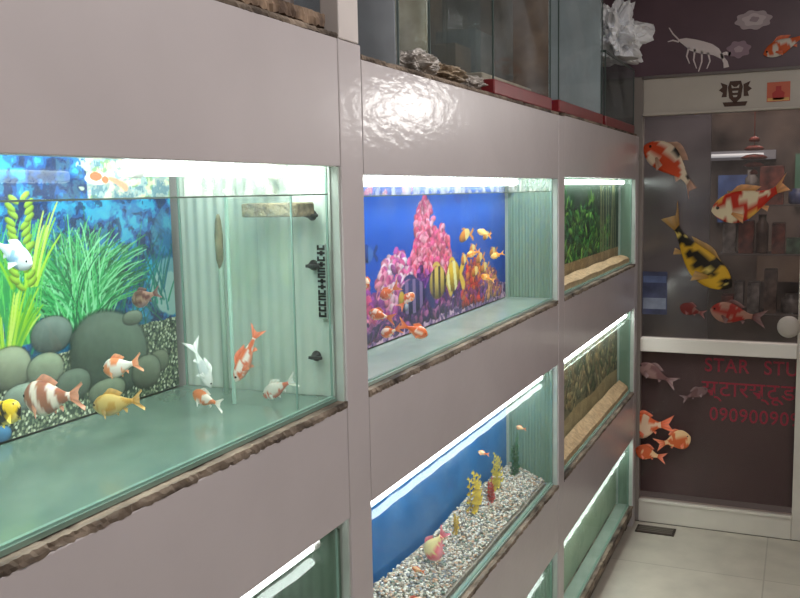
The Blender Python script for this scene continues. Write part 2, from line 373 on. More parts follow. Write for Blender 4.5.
ribbons('shrimp_cutout',[PW([(675,40,.004),(682,42,.03),(690,46,.05),(699,49,.052),(707,51,.044),(713,54,.034),(717,58,.02),(720,60,.014)]),
  PW([(676,40,.006),(670,34,.006),(666,28,.004)]),PW([(676,42,.006),(670,40,.006),(665,41,.003)]),
  PW([(686,48,.008),(684,56,.006),(687,63,.004)]),PW([(692,50,.008),(691,60,.006),(694,68,.004)]),PW([(699,52,.008),(699,62,.006),(696,71,.004)]),PW([(705,54,.008),(707,62,.006),(704,69,.004)]),
  PW([(718,58,.008),(722,64,.018),(723,69,.022)]),PW([(717,57,.008),(722,56,.014),(727,57,.016)])],4.148,CUT,'white shrimp shaped cutout on the mauve board over the door','cutout')
def petals(cx,cz,rx,rz,k,amp): return [(cx+rx*(1+amp*math.sin(2*math.pi*i/60*k))*math.cos(2*math.pi*i/60),cz+rz*(1+amp*math.sin(2*math.pi*i/60*k))*math.sin(2*math.pi*i/60)) for i in range(60)]
fl=empty('flower_cutout',(.405,4.149,2.09),'mauve round flower cutout above the door','cutout')
flat('petals',petals(.405,2.12,.046,.034,7,.10),4.148,mat('mauve_cutout',rgb(160,134,148),.5),.004,parent=fl)
flat('flower_centre',petals(.405,2.12,.018,.013,5,.08),4.145,mat('mauve_light',rgb(196,172,184),.5),.002,parent=fl)
fl=empty('flower_cutout',(.46,4.149,2.20),'pale pinkish white rose cutout above the door','cutout')
flat('petals',petals(.46,2.235,.07,.038,8,.08),4.148,mat('rose_cutout',rgb(190,174,180),.5),.004,parent=fl)
flat('inner_petals',petals(.462,2.236,.044,.024,5,.12),4.145,mat('rose_inner',rgb(214,200,204),.5),.002,parent=fl)
flat('flower_centre',petals(.464,2.237,.018,.011,4,.12),4.143,mat('rose_centre',rgb(170,150,158),.5),.002,parent=fl)
D='koi stickers on the door'
fish('koi_sticker',(.60,4.142,2.13),(-.95,0,-.4),.21,'orange and white koi cutout on the mauve board',[(216,96,44),(226,216,204),(30,24,24)],thick=.1,seed=5,category='fish sticker',group=D,thr=(.5,.8),fat=.3)
fish('koi_sticker',(.165,4.155,1.648),(-.85,0,.52),.34,'orange red and white koi sticker with black spots on door glass',[(200,70,30),(226,206,180),(36,26,24)],up=(.3,0,1),thick=.1,seed=12,bend=-.35,thr=(.5,.72),category='fish sticker',group=D,fat=.36,tail=.55,fancol=(160,120,96),patch=6)
fish('koi_sticker',(.49,4.155,1.475),(-.95,0,-.2),.37,'yellow white and red koi sticker swimming across the door glass',[(226,176,84),(190,44,24),(230,214,180)],thick=.1,seed=27,bend=.25,thr=(.44,.66),category='fish sticker',group=D,fat=.36,tail=.6,fancol=(190,130,70),patch=6)
fish('koi_sticker',(.215,4.155,1.255),(.76,0,-.64),.47,'yellow and black koi sticker diving on the door glass',[(210,164,40),(30,24,16),(214,190,100)],up=(.6,0,.8),thick=.1,seed=35,bend=.3,thr=(.56,.78),category='fish sticker',group=D,fat=.28,tail=.7,fancol=(150,110,36),patch=7,dors=.7)
fish('goldfish_sticker',(.43,4.16,.99),(-1,0,.15),.24,'red and white goldfish sticker low on the door glass',[(150,40,30),(160,116,100)],thick=.12,seed=41,thr=(.52,),category='fish sticker',group=D,fat=.38,fancol=(90,40,34),patch=7)
fish('goldfish_sticker',(.24,4.16,1.0),(-1,0,.3),.12,'small dark red goldfish sticker on the door glass',[(110,34,30),(130,90,82)],thick=.12,seed=43,thr=(.6,),category='fish sticker',group=D,fat=.45)
fish('goldfish_sticker',(.06,4.165,.46),(-.9,0,-.1),.20,'orange and white fantail goldfish sticker on the lower panel',[(214,90,44),(230,196,166)],thick=.10,seed=44,thr=(.5,),category='fish sticker',group=D,fat=.6,tail=1.3,patch=7)
fish('goldfish_sticker',(.165,4.145,.40),(.9,0,.3),.16,'orange and cream goldfish sticker beside another goldfish',[(206,96,50),(226,186,140)],thick=.10,seed=46,thr=(.55,),category='fish sticker',group=D,fat=.55,tail=1.2,patch=7)
fish('goldfish_sticker',(.065,4.145,.33),(-.9,0,.2),.14,'small orange goldfish sticker on the lower door panel',[(190,84,44),(220,180,140)],thick=.10,seed=45,thr=(.6,),category='fish sticker',group=D,fat=.5,tail=1.2)
fish('koi_sticker',(.09,4.16,.70),(-.9,0,.4),.2,'faded pinkish koi sticker near the middle rail',[(112,78,78),(140,108,104)],thick=.1,seed=47,thr=(.5,),category='fish sticker',group=D)
fish('koi_sticker',(.25,4.16,.62),(.8,0,.4),.13,'small faded koi sticker on the lower door panel',[(96,66,66),(110,84,84)],thick=.1,seed=48,thr=(.5,),category='fish sticker',group=D)
orn=empty('hanging_ornament',(.46,4.5,1.6),'tiered reddish brown hanging ornament on a string','ornament')
RB=mat('russet_beads',rgb(140,60,46),.5,noise=.3,nscale=40)
cyl('string',(.46,4.5,1.83),.002,.2,RB,parent=orn,seg=8)
for i,(z,r) in enumerate([(1.76,.025),(1.72,.045),(1.68,.06),(1.645,.045),(1.61,.02)]):
    lathe('bead_tier',[(.004,.012),(r*.6,.008),(r,-.004),(r*.8,-.012),(.004,-.01)],(.46,4.5,z),RB,16,parent=orn)
sg=empty('shop_sign',(.55,4.24,.12),'dark maroon shop sign with faded red lettering','sign')
box('sign_board',.0,1.0,4.236,4.25,.12,.82,mat('sign_maroon',rgb(92,74,74),.7,noise=.06,nscale=6),parent=sg)
RED=mat('sign_red',rgb(180,52,76),.7)
def text(name,s,x,y,z,size,m,parent=None,sx=1,off=0):
    c=bpy.data.curves.new(name,'FONT');c.body=s;c.size=size;c.extrude=.0003;c.offset=off;c.space_character=1.08
    o=bpy.data.objects.new(name+'_tmp',c);COL.objects.link(o);bpy.context.view_layer.update()
    dg=bpy.context.evaluated_depsgraph_get();me=bpy.data.meshes.new_from_object(o.evaluated_get(dg));bpy.data.objects.remove(o)
    me.transform(Matrix.Rotation(math.pi/2,4,'X')@Matrix.Scale(sx,4,(1,0,0)));me.materials.clear();me.materials.append(m)
    k=bpy.data.objects.new(name,me);k.location=(x,y,z);link(k,parent=parent);return k
text('title_lettering','STAR',.285,4.2350,.715,.088,RED,sg,.88,.0008)
text('title_lettering','STUDIO',.535,4.2350,.715,.088,RED,sg,.88,.0008)
text('hindi_lettering','स्टार',.275,4.2350,.605,.100,RED,sg,1,.0006)
text('hindi_lettering','स्टूडियो',.475,4.2350,.605,.100,RED,sg,1,.0006)
text('number_lettering','0909009090',.31,4.2350,.49,.087,RED,sg,.9,.0007)
box('shop_shutter',-.9,.1,6.4,6.45,.0,2.2,mat('shutter_dark',rgb(84,78,82),.5,noise=.3,nscale=3),label='dark closed shutter across the alley',category='shutter')
tl=empty('tube_reflection',(.25,6.56,1.72),'pale tube standing in for a lamp reflection in the door glass','lamp')  # tube built outside to stand in for a lamp reflected in the door glass
box('fixture_housing',0.0,.5,6.53,6.60,1.72,1.78,mat('reflected_fixture_grey',rgb(140,140,145),.5,emit=(.5,.5,.55),estr=.1),parent=tl)
cyl('tube',(.25,6.517,1.75),.012,.35,mat('tube_reflection_glow',(.8,.82,.8),.5,emit=(.9,.95,1),estr=.8),axis='X',parent=tl)
box('reflection_patch_1',.14,.34,6.55,6.6,1.30,1.62,mat('blue_reflection',rgb(60,80,120),.3,emit=rgb(80,100,150),estr=.5,noise=.5,nscale=10),kind='structure')  # this and the next two: glowing patches added as coloured door glass reflections
box('reflection_patch_2',.62,1.0,6.55,6.6,1.42,1.75,mat('greenish_reflection',rgb(60,90,80),.3,emit=rgb(110,150,120),estr=.5,noise=.4,nscale=9),kind='structure')
box('reflection_patch_3',.40,.9,6.55,6.6,.9,1.15,mat('dim_reflection',rgb(90,80,70),.4,emit=rgb(120,96,80),estr=.35,noise=.4,nscale=7),kind='structure')
rr_=random.Random(4)
for sz in (.75,1.12,1.42):  # shelves, jars and cartons added outside to imitate reflections in the door glass
    box('reflection_shelf',.2,1.15,5.9,6.2,sz,sz+.008,mat('reflection_shelf_metal',rgb(84,76,72),.6),label='dull metal shelf added as reflected clutter in the door glass',category='shelf',group='shelves added for door glass reflections')
    xx=.22
    while xx<1.05:
        ww=rr_.uniform(.05,.14);hh_=rr_.uniform(.08,.28);ci=rr_.randint(0,5)
        cc=[rgb(110,90,80),rgb(80,110,90),rgb(130,124,120),rgb(120,66,56),rgb(66,80,120),rgb(130,110,70)][ci]
        if rr_.random()<.4: lathe('reflection_jar',[(ww*.4,0),(ww*.5,.01),(ww*.5,hh_*.75),(ww*.3,hh_*.85),(ww*.33,hh_)],(xx+ww/2,6.03,sz+.008),mat('jar_%d'%ci,cc,.4,noise=.5,nscale=12),14,label='dim jar added as reflected clutter in the door glass',category='jar',group='jars added for door glass reflections')
        else: box('carton',xx,xx+ww,5.97,6.12,sz+.008,sz+.008+hh_,mat('carton_%d'%ci,cc,.6,noise=.7,nscale=12),.003,label='faded printed carton added as reflected clutter in the door glass',category='box',group='cartons added for door glass reflections')
        xx+=ww+rr_.uniform(.004,.03)
dr=empty('floor_drain',(.1,4.06,0),'dark rusty drain grate set in the tiled floor','drain')
DK=mat('rusty_dark',rgb(58,48,42),.8,noise=.4,nscale=30)
box('drain_frame',.02,.19,4.01,4.10,.0,.004,DK,parent=dr)
for i in range(4): box('grate_bar',.03,.18,4.02+i*.02,4.03+i*.02,.004,.007,mat('grate_bar_grey',rgb(96,88,80),.6),parent=dr)
# ---------------------------------------------------------------- racks
SEAM=mat('dark_seam',rgb(74,66,64),.8)
JAMB=mat('pale_green_jamb',rgb(176,186,178),.4,noise=.08,nscale=14)
bays=[(-.03,1.279,1.358,1.79),(1.36,2.682,2.753,1.768),(2.755,4.064,4.125,1.772)]
tanky=[(-.02,1.268),(1.372,2.671),(2.765,4.054)]
for bi,(y0,y1,y2,ft) in enumerate(bays):
    lab=['taupe laminate aquarium rack section around the koi and goldfish tank','taupe laminate aquarium rack section holding coral and gravel tanks','taupe laminate aquarium rack section beside the glass door'][bi]
    r=empty('aquarium_rack',(-.2,(y0+y2)/2,0),lab,'display rack',group='row of aquarium rack sections')
    o1=[1.592,1.580,1.586][bi]; ty=tanky[bi][1]
    for ob,ot,tp in ((1.213,o1,ft),(.632,1.015,1.202),(.10,.42,.621)):
        box('fascia_panel',-.018,0,y0+.002,y1-.0012,ot,tp,LAM,.0015,parent=r)
        box('seam_gap',-.016,-.004,y1-.0014,y1,ot,tp-.002,SEAM,parent=r)
        box('side_trim',-.30,-.003,ty+.0062,y1,ob,ot,JAMB,parent=r)
        ragged('ledge_board',-.45,.002,y0+.001,y1,ob-.012,ob,PLY,parent=r)
    box('base_strip',-.018,-.002,y0+.001,y1,.05,.088,PLY,parent=r)
    ragged('top_board',-.45,.001,y0+.001,y1,ft,ft+.008,PLY,.0010,parent=r)
    box('upright_post',-.44,.001,y1,y2,0,ft,LAM,.002,parent=r)
    if bi==0: box('post_extension',-.03,.003,y1,y2-.01,ft,2.3,LAM2,.002,parent=r)
    box('back_panel',-.47,-.45,y0+.001,y2,0,ft,mat('rack_back',rgb(90,84,80),.8),parent=r)
    box('foot',-.4,-.02,y0+.02,y0+.06,0,.05,DK,parent=r)
    box('foot',-.4,-.02,y1-.06,y1-.02,0,.05,DK,parent=r)
# ---------------------------------------------------------------- tanks
depth=[.31,.155,.065]
G='filled glass aquariums in the rack'
WM=glass('water_surface',(.92,.97,.95),.12,.03,.5)
REFL=glass('reflection_film',(.93,.97,.94),.05,.05,.3,haze=.36,hcol=(.93,.95,.84),hscale=30,hmin=0,hmax=1.6)  # pale speckled haze imitating the reflection band above the waterline
def tank(bi,zb,zt,zw,label,floorcol,curt=None,refl=0):
    y0,y1=tanky[bi];d=depth[bi]
    t=empty('aquarium',(-.012-d/2,(y0+y1)/2,zb),label,'aquarium',G)
    pane('front_pane',-.015,-.015,y0,y1,zb+.006,zt,GLF,parent=t)
    pane('back_pane',-d-.002,-d-.002,y0,y1,zb+.006,zt,GL,parent=t)
    pane('side_pane',-d,-.016,y0+.002,y0+.002,zb+.006,zt,GL,parent=t)
    pane('side_pane',-d,-.016,y1-.002,y1-.002,zb+.006,zt,GL,parent=t)
    box('bottom_pane',-d-.004,-.013,y0,y1,zb,zb+.006,floorcol,parent=t)
    for x in (-d+.003,-.019):
        box('silicone_seam',x-.0015,x+.0015,y1-.006,y1-.003,zb+.006,zt,SIL,parent=t)
    box('silicone_seam',-.022,-.0165,y0+.005,y1-.005,zb+.006,zb+.009,SIL,parent=t)
    if refl:
        pane('reflection_film',-.0165,-.0165,refl,y1-.004,zw,zw+.06,REFL,parent=t)
        box('waterline_rim',-.0175,-.0162,y0+.005,y1-.005,zw-.0012,zw+.0008,mat('waterline_grey',rgb(96,112,100),.4),parent=t)
    n=60;V=[];F=[]
    for i in range(n+1):
        for j in range(5):
            V.append((-d+.001+(d-.02)*j/4,y0+.006+(y1-y0-.012)*i/n-(y0+y1)/2,.0012*math.sin(i*1.1+j*2)))
    for i in range(n):
        for j in range(4): a=i*5+j;F.append((a,a+5,a+6,a+1))
    meshobj('water_surface',V,F,(0,(y0+y1)/2,zw),WM,smooth=True,parent=t)
    if curt:
        V=[];F=[];n=100
        for i in range(n+1):
            x=-d+(d-.017)*i/n; yy=.0012*math.sin(i*.9)+.0008*math.sin(i*.37)
            V+=[(x,yy,0),(x,yy,zt-zb-.01)]
        for i in range(n): F.append((2*i,2*i+1,2*i+3,2*i+2))
        meshobj('ribbed_end_sheet',V,F,(0,y1+.0035,zb+.006),curt,smooth=True,parent=t)
    return t
FL1=mat('wet_tank_floor',rgb(98,124,112),.14,noise=.04,nscale=6,col2=rgb(114,136,124),spec=.8)
FL2=mat('pale_tank_floor',rgb(140,158,148),.2,noise=.04,nscale=7,col2=rgb(154,170,160))
CG=mat('greenish_end_sheet',rgb(120,142,126),.6,noise=.1,nscale=10,stretch=(1,1,.15))
CG2=mat('murky_end_sheet',rgb(90,110,94),.6,noise=.1,nscale=10,stretch=(1,1,.15))
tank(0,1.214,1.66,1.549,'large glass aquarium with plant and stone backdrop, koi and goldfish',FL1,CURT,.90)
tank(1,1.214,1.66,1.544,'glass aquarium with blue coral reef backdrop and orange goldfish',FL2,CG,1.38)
tank(2,1.214,1.66,1.546,'glass aquarium with green plant backdrop and sandy bottom',FL2,CG)
tank(0,.633,1.0,.966,'dim greenish glass aquarium on the middle ledge',FL1,CG2)
tank(1,.633,1.0,.966,'glass aquarium with plain blue backdrop and coloured gravel',FL2,CG)
tank(2,.633,1.0,.966,'glass aquarium with brown rock backdrop and sand',FL2,CG)
tank(1,.101,.40,.368,'bare green tinted aquarium on the lowest ledge',FL1,CG)
tank(2,.101,.40,.368,'bare pale green aquarium on the lowest ledge by the door',FL2,CG)
TUBE=mat('lit_tube',(1,1,1),.5,emit=(.97,1,.98),estr=6)
def lamp(x,y0,y1,z,r=.011,house=True):
    t=empty('tube_lamp',(x,(y0+y1)/2,z),'glowing white tube lamp mounted over aquarium water','lamp','tube lamps over the aquariums')
    cyl('tube',(x,(y0+y1)/2,z),r,y1-y0-.03,TUBE,axis='Y',parent=t)
    for y in (y0+.01,y1-.01): cyl('end_cap',(x,y,z),r*1.25,.02,WHITE,axis='Y',parent=t)
    if house: box('fixture_housing',x-.015,x+.015,y0,y1,z+r*1.1,z+r*1.1+.02,WHITE,.002,parent=t)
def alight(name,loc,sx,sy,power,rot=(0,0,0),col=(1,1,1)):
    l=bpy.data.lights.new(name,'AREA');l.shape='RECTANGLE';l.size=sx;l.size_y=sy;l.energy=power;l.color=col
    o=bpy.data.objects.new(name,l);o.location=loc;o.rotation_euler=rot;COL.objects.link(o);return o
lamp(-.10,.90,1.25,1.588,.011)
lamp(-.125,1.40,2.65,1.572,.010)
lamp(-.05,2.79,4.03,1.572,.008,False)
for (y0,y1),z,x in [((.1,1.24),.980,-.045),((1.4,2.65),.980,-.045),((2.79,4.03),.984,-.035),((1.4,2.65),.383,-.045),((2.79,4.03),.380,-.035)]:
    lamp(x,y0,y1,z,.008,False)
cool=(.97,1,.98);R_=math.radians
alight('hood_light',(-.07,.62,1.655),.10,1.25,8,(0,R_(32),0),cool)
alight('hood_light',(-.045,2.02,1.655),.05,1.25,5.5,(0,R_(25),0),cool)
alight('hood_light',(-.03,3.4,1.655),.025,1.25,3.5,(0,R_(12),0),cool)
alight('hood_light',(-.07,.62,1.005),.08,1.25,1.5,(0,R_(25),0),cool)
alight('hood_light',(-.06,2.02,1.005),.06,1.25,4.2,(0,R_(20),0),cool)
alight('hood_light',(-.033,3.4,1.005),.03,1.25,3.0,(0,R_(12),0),cool)
alight('hood_light',(-.06,2.02,.405),.06,1.25,1.5,(0,R_(20),0),cool)
alight('hood_light',(-.033,3.4,.405),.03,1.25,2.2,(0,R_(12),0),cool)
# ---------------------------------------------------------------- backdrop 1
rs=random.Random(3)
c=Canvas(np.concatenate([np.linspace(0,.58,70),np.linspace(.585,1.255,460)]),np.linspace(1.222,1.655,310))
Yg,Zg=c.Y,c.Z
n=fbm(Yg,Zg,30,1);n2=fbm(Yg,Zg,9,4);n3=fbm(Yg,Zg,80,14)
c.C[:]=np.array([14,76,148])
c.put(n>.52,(26,116,180),.9);c.put(n>.62,(46,166,210),.8);c.put(n<.4,(6,38,90),.9);c.put(n3>.62,(60,170,200),.5);c.put(n3<.36,(6,30,70),.6)
c.put((n2>.55)&(Zg<1.5),(16,96,116),.5)
c.blob(1.24,1.40,.05,.05,(160,190,190),wob=.4,seed=2)
c.blob(1.235,1.47,.035,.06,(70,130,160),a=.5,wob=.6,seed=3)
m=(Zg>1.549);c.put(m&(Yg>1.06),(206,214,190),.7);c.put(m&(n>.55)&(Yg>1.06),(110,140,90),.7);c.put(m&(n3>.58)&(Yg>1.04),(226,226,180),.7);c.put(m&(n3<.40)&(Yg>1.0),(60,110,140),.6)  # pale speckles above the waterline paint the water surface reflection into the poster
c.blob(1.085,1.580,.03,.010,(236,226,216));c.blob(1.08,1.583,.014,.007,(224,110,70));c.blob(1.10,1.578,.008,.006,(224,110,70))
c.stroke((1.11,1.58),(1.13,1.575),(1.145,1.566),.003,.006,(230,150,120))
for i in range(220):
    y=rs.uniform(.6,1.24);z=rs.uniform(1.33,1.42);h=rs.uniform(.03,.11);q=rs.uniform(-.03,.03)
    c.stroke((y,z),(y+q,z+h*.6),(y+q*2,z+h),.0022,.001,(16+rs.randint(0,20),84+rs.randint(0,50),84+rs.randint(0,40)),.8)
d,cid=voro(Yg,Zg,190,2)
gm=(Zg<1.345+.012*(fbm(Yg,Zg,14,9)-.5)+np.where(Yg<1.1,-.02,0))
c.put(gm,(70,82,70))
c.put(gm&(d<.44)&(cid>.2),(118,130,106));c.put(gm&(d<.42)&(cid>.5),(166,172,142));c.put(gm&(d<.42)&(cid>.8),(222,224,200));c.put(gm&(d<.42)&(cid<.12),(40,46,44))
for i in range(560):
    y=1.035+rs.gauss(0,.024);a=rs.uniform(-1,1);h=rs.uniform(.07,.2)*(1-.3*abs(a));q=a*.13
    k=i/560
    col=[(30,134,70),(60,170,96),(100,200,120),(140,220,164),(20,100,60)][rs.randint(0,4)];col=tuple(x*(.65+.4*k) for x in col)
    c.stroke((y,1.345),(y+q*.3,1.345+h*.8),(y+q*1.1,1.345+h*rs.uniform(.85,1)),.0018,.0008,col,.95)
for i in range(80):
    y=.91+rs.gauss(0,.02);h=rs.uniform(.08,.18);q=rs.uniform(-.05,.05)
    c.stroke((y,1.35),(y+q*.3,1.35+h*.7),(y+q,1.35+h),.0018,.0008,[(50,150,80),(100,200,96)][i%2],.9)
for (by,bz,nn,hh_) in [(.925,1.43,12,.12),(.885,1.34,60,.09),(.70,1.36,30,.16),(.35,1.36,30,.18)]:
    for i in range(nn):
        a=rs.uniform(-1,1);h=hh_*rs.uniform(.5,1);y=by+a*.025
        c.stroke((y,bz),(y+a*.02,bz+h*.6),(y+a*.05,bz+h),.0028,.0012,[(140,196,40),(176,216,60),(96,170,50),(206,226,104)][rs.randint(0,3)],.95)
for i in range(26):
    z=1.43+.005*i; s=1 if i%2 else -1; c.lump(.928+s*rs.uniform(.006,.018),z,.011,.005,(176,222,70),ang=.6*s)
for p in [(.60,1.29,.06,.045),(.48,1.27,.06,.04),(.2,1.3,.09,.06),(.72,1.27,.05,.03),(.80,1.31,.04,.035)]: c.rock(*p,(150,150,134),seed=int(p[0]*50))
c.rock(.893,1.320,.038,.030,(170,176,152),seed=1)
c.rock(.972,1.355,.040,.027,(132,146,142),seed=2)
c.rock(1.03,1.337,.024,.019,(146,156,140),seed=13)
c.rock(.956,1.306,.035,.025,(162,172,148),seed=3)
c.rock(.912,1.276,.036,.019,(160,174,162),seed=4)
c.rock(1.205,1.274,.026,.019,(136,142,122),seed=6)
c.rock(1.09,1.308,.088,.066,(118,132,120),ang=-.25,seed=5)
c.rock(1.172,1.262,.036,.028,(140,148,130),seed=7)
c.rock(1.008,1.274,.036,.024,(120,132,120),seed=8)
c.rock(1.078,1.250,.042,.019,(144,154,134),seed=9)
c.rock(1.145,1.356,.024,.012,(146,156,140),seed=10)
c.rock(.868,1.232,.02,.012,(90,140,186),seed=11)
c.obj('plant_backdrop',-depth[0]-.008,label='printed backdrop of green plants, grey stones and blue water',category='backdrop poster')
# ---------------------------------------------------------------- backdrop 2
c=Canvas(np.linspace(1.38,2.665,420),np.linspace(1.222,1.655,240));Yg,Zg=c.Y,c.Z
t=np.clip((Zg-1.222)/.35,0,1)
c.C=np.stack([14+14*t,56+34*t,160+38*t],-1)
c.put(fbm(Yg,Zg,7,3)>.6,(12,50,140),.4)
gm=Zg<1.27+.025*(fbm(Yg,Zg,9,5)-.5);d,cid=voro(Yg,Zg,100,6)
c.put(gm,(80,56,110));c.put(gm&(cid>.4),(150,110,160));c.put(gm&(cid>.75),(214,170,200))
def coral(cy,cz,ry,rz,cols,n,sd,s=.016):
    r=random.Random(sd);L=[]
    for i in range(n):
        a=r.uniform(0,math.pi);q=math.sqrt(r.random());L.append((cy+math.cos(a)*ry*q,cz+math.sin(a)*rz*q))
    L.sort(key=lambda p:-p[1])
    for (y,z) in L:
        col=cols[r.randint(0,len(cols)-1)];k=r.uniform(.85,1.2)
        c.lump(y,z,s*r.uniform(.8,1.6),s*r.uniform(.55,1.),tuple(min(255,x*k) for x in col),r.uniform(-1,1))
coral(2.24,1.25,.16,.09,[(110,50,120),(150,60,130),(70,40,110)],130,11)
coral(2.02,1.34,.085,.19,[(230,80,120),(250,120,160),(206,60,120),(255,160,190)],210,2,.015)
coral(2.12,1.33,.08,.13,[(236,96,130),(216,80,140),(250,150,176)],120,12,.014)
coral(1.98,1.25,.13,.11,[(96,40,130),(140,66,160),(176,80,166)],140,1)
coral(1.85,1.25,.13,.165,[(230,96,160),(250,150,190),(190,80,170),(255,200,220)],220,3,.016)
coral(1.72,1.24,.09,.12,[(206,80,130),(240,130,160),(150,66,150)],100,4)
coral(2.37,1.24,.10,.12,[(200,66,66),(236,120,66),(150,60,120),(220,60,56)],130,6,.014)
coral(2.52,1.24,.10,.08,[(130,66,150),(210,100,110),(226,150,96)],90,7,.013)
coral(1.92,1.24,.30,.035,[(60,36,90),(100,54,120),(170,90,150)],160,8,.013)
def pfish(cy,cz,l,h,col,col2,face=-1,ang=0,bars=3):
    c.stroke((cy-face*l*.8,cz),(cy-face*l*1.1,cz),(cy-face*l*1.5,cz+h*.7),h*.15,h*.35,col)
    c.stroke((cy-face*l*.8,cz),(cy-face*l*1.1,cz),(cy-face*l*1.5,cz-h*.7),h*.15,h*.35,col)
    c.stroke((cy+l*.3,cz+h*.7),(cy,cz+h*1.3),(cy-l*.5,cz+h*1.0),h*.15,h*.1,col)
    c.lump(cy,cz,l,h,tuple(x*1.1 for x in col),ang)
    u,v=c.ell(cy,cz,l,h,ang); inside=(u*u+v*v<.88)
    if bars: c.put(inside&(np.sin(u*math.pi*bars)>.3),col2,.85)
pfish(1.935,1.305,.085,.044,(56,54,110),(140,110,160),-1,0,4)
c.lump(1.872,1.305,.018,.02,(226,180,70));c.lump(1.90,1.285,.012,.01,(200,200,220))
pfish(2.10,1.322,.06,.044,(210,176,90),(56,42,50),-1,0,3)
pfish(2.21,1.328,.05,.042,(226,180,60),(240,230,180),-1,.2,2)
for (y,z,l,h) in [(2.30,1.43,.045,.017),(2.42,1.36,.03,.014),(2.36,1.39,.024,.012),(2.29,1.365,.022,.016),(2.48,1.42,.03,.012),(2.54,1.37,.03,.012),(2.46,1.33,.03,.014),(2.38,1.325,.03,.014)]:
    pfish(y,z,l,h,(230,136,50),(246,220,150),-1,.2,1)
pfish(1.70,1.42,.03,.018,(30,56,130),(70,110,190),-1,0,1)
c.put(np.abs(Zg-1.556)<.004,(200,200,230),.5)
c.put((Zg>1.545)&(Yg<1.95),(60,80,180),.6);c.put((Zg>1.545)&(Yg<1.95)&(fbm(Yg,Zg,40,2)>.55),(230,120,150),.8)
c.obj('coral_backdrop',-depth[1]-.008,label='printed backdrop of pink and purple coral reef with tropical fish',category='backdrop poster')
c=Canvas(np.linspace(1.38,2.665,200),np.linspace(.64,.995,70));t=(c.Z-.64)/.36
c.C=np.stack([20+20*t,96+24*t,160+40*t],-1);c.put(fbm(c.Y,c.Z,6,8)>.58,(20,84,146),.35)
c.obj('blue_backdrop',-depth[1]-.008,label='plain deep blue printed backdrop',category='backdrop poster')
c=Canvas(np.linspace(2.77,4.048,260),np.linspace(1.222,1.655,130));Yg,Zg=c.Y,c.Z
c.C[:]=np.array([30,52,40]);c.put(fbm(Yg,Zg,14,2)>.5,(22,40,32),.7);c.put((Zg>1.48),(84,104,88),.5)
r=random.Random(9)
for i in range(440):
    y=r.uniform(3.0,3.85);top=1.53-.16*max(0,(y-3.2))-.04*math.sin(y*14);z=r.uniform(1.29,top);k=r.uniform(.8,1.35)
    col=[(46,116,50),(90,160,60),(130,186,80),(30,84,44),(66,130,80)][r.randint(0,4)]
    c.lump(y,z,r.uniform(.018,.04),r.uniform(.007,.014),tuple(min(255,x*k) for x in col),ang=r.uniform(-1.1,1.1))
for i in range(9):
    y=3.66+i*.04+r.uniform(-.02,.02);c.stroke((y,1.28),(y+.01,1.4),(y+r.uniform(-.05,.05),1.60),.008,.005,(150,146,104))
gm=Zg<1.29;c.put(gm,(160,124,92));c.put(gm&(fbm(Yg,Zg,30,7)>.5),(190,154,116),.8)
c.obj('plant_backdrop',-depth[2]-.008,label='printed backdrop of dense green water plants and driftwood',category='backdrop poster')
c=Canvas(np.linspace(2.77,4.048,300),np.linspace(.64,.995,110));Yg,Zg=c.Y,c.Z
c.C[:]=np.array([120,108,80])
for i in range(320):
    y=r.uniform(2.95,4.03);z=r.uniform(.76,.97);k=r.uniform(.8,1.3)
    c.lump(y,z,r.uniform(.015,.06),r.uniform(.008,.022),tuple(min(255,x*k) for x in [(176,150,108),(130,124,92),(190,168,124),(96,104,70),(150,122,86)][i%5]),r.uniform(-1.2,1.2))
c.put(fbm(Yg,Zg,26,6)<.34,(54,54,42),.6)
gm=Zg<.745+.006*np.sin(Yg*12);c.put(gm,(190,162,122));c.put(gm&(fbm(Yg,Zg,30,7)>.5),(166,140,104),.7)
c.obj('rock_backdrop',-depth[2]-.008,label='printed backdrop of brown rocks over pale sand',category='backdrop poster')
def plain(y0,y1,z0,z1,x,a,b,label):
    c=Canvas(np.linspace(y0,y1,90),np.linspace(z0,z1,40));c.C[:]=np.array(a);c.put(fbm(c.Y,c.Z,9,3)>.5,b,.6);c.obj('tank_backdrop',x,label=label,category='backdrop poster')
plain(.0,1.262,.64,.995,-depth[0]-.008,(84,104,92),(110,128,112),'dull grey green sheet behind an aquarium')
plain(1.38,2.665,.11,.395,-depth[1]-.008,(60,120,80),(90,150,100),'mossy green sheet behind a low aquarium')
plain(2.77,4.048,.11,.395,-depth[2]-.008,(146,164,140),(166,180,154),'pale green sheet behind a low aquarium')
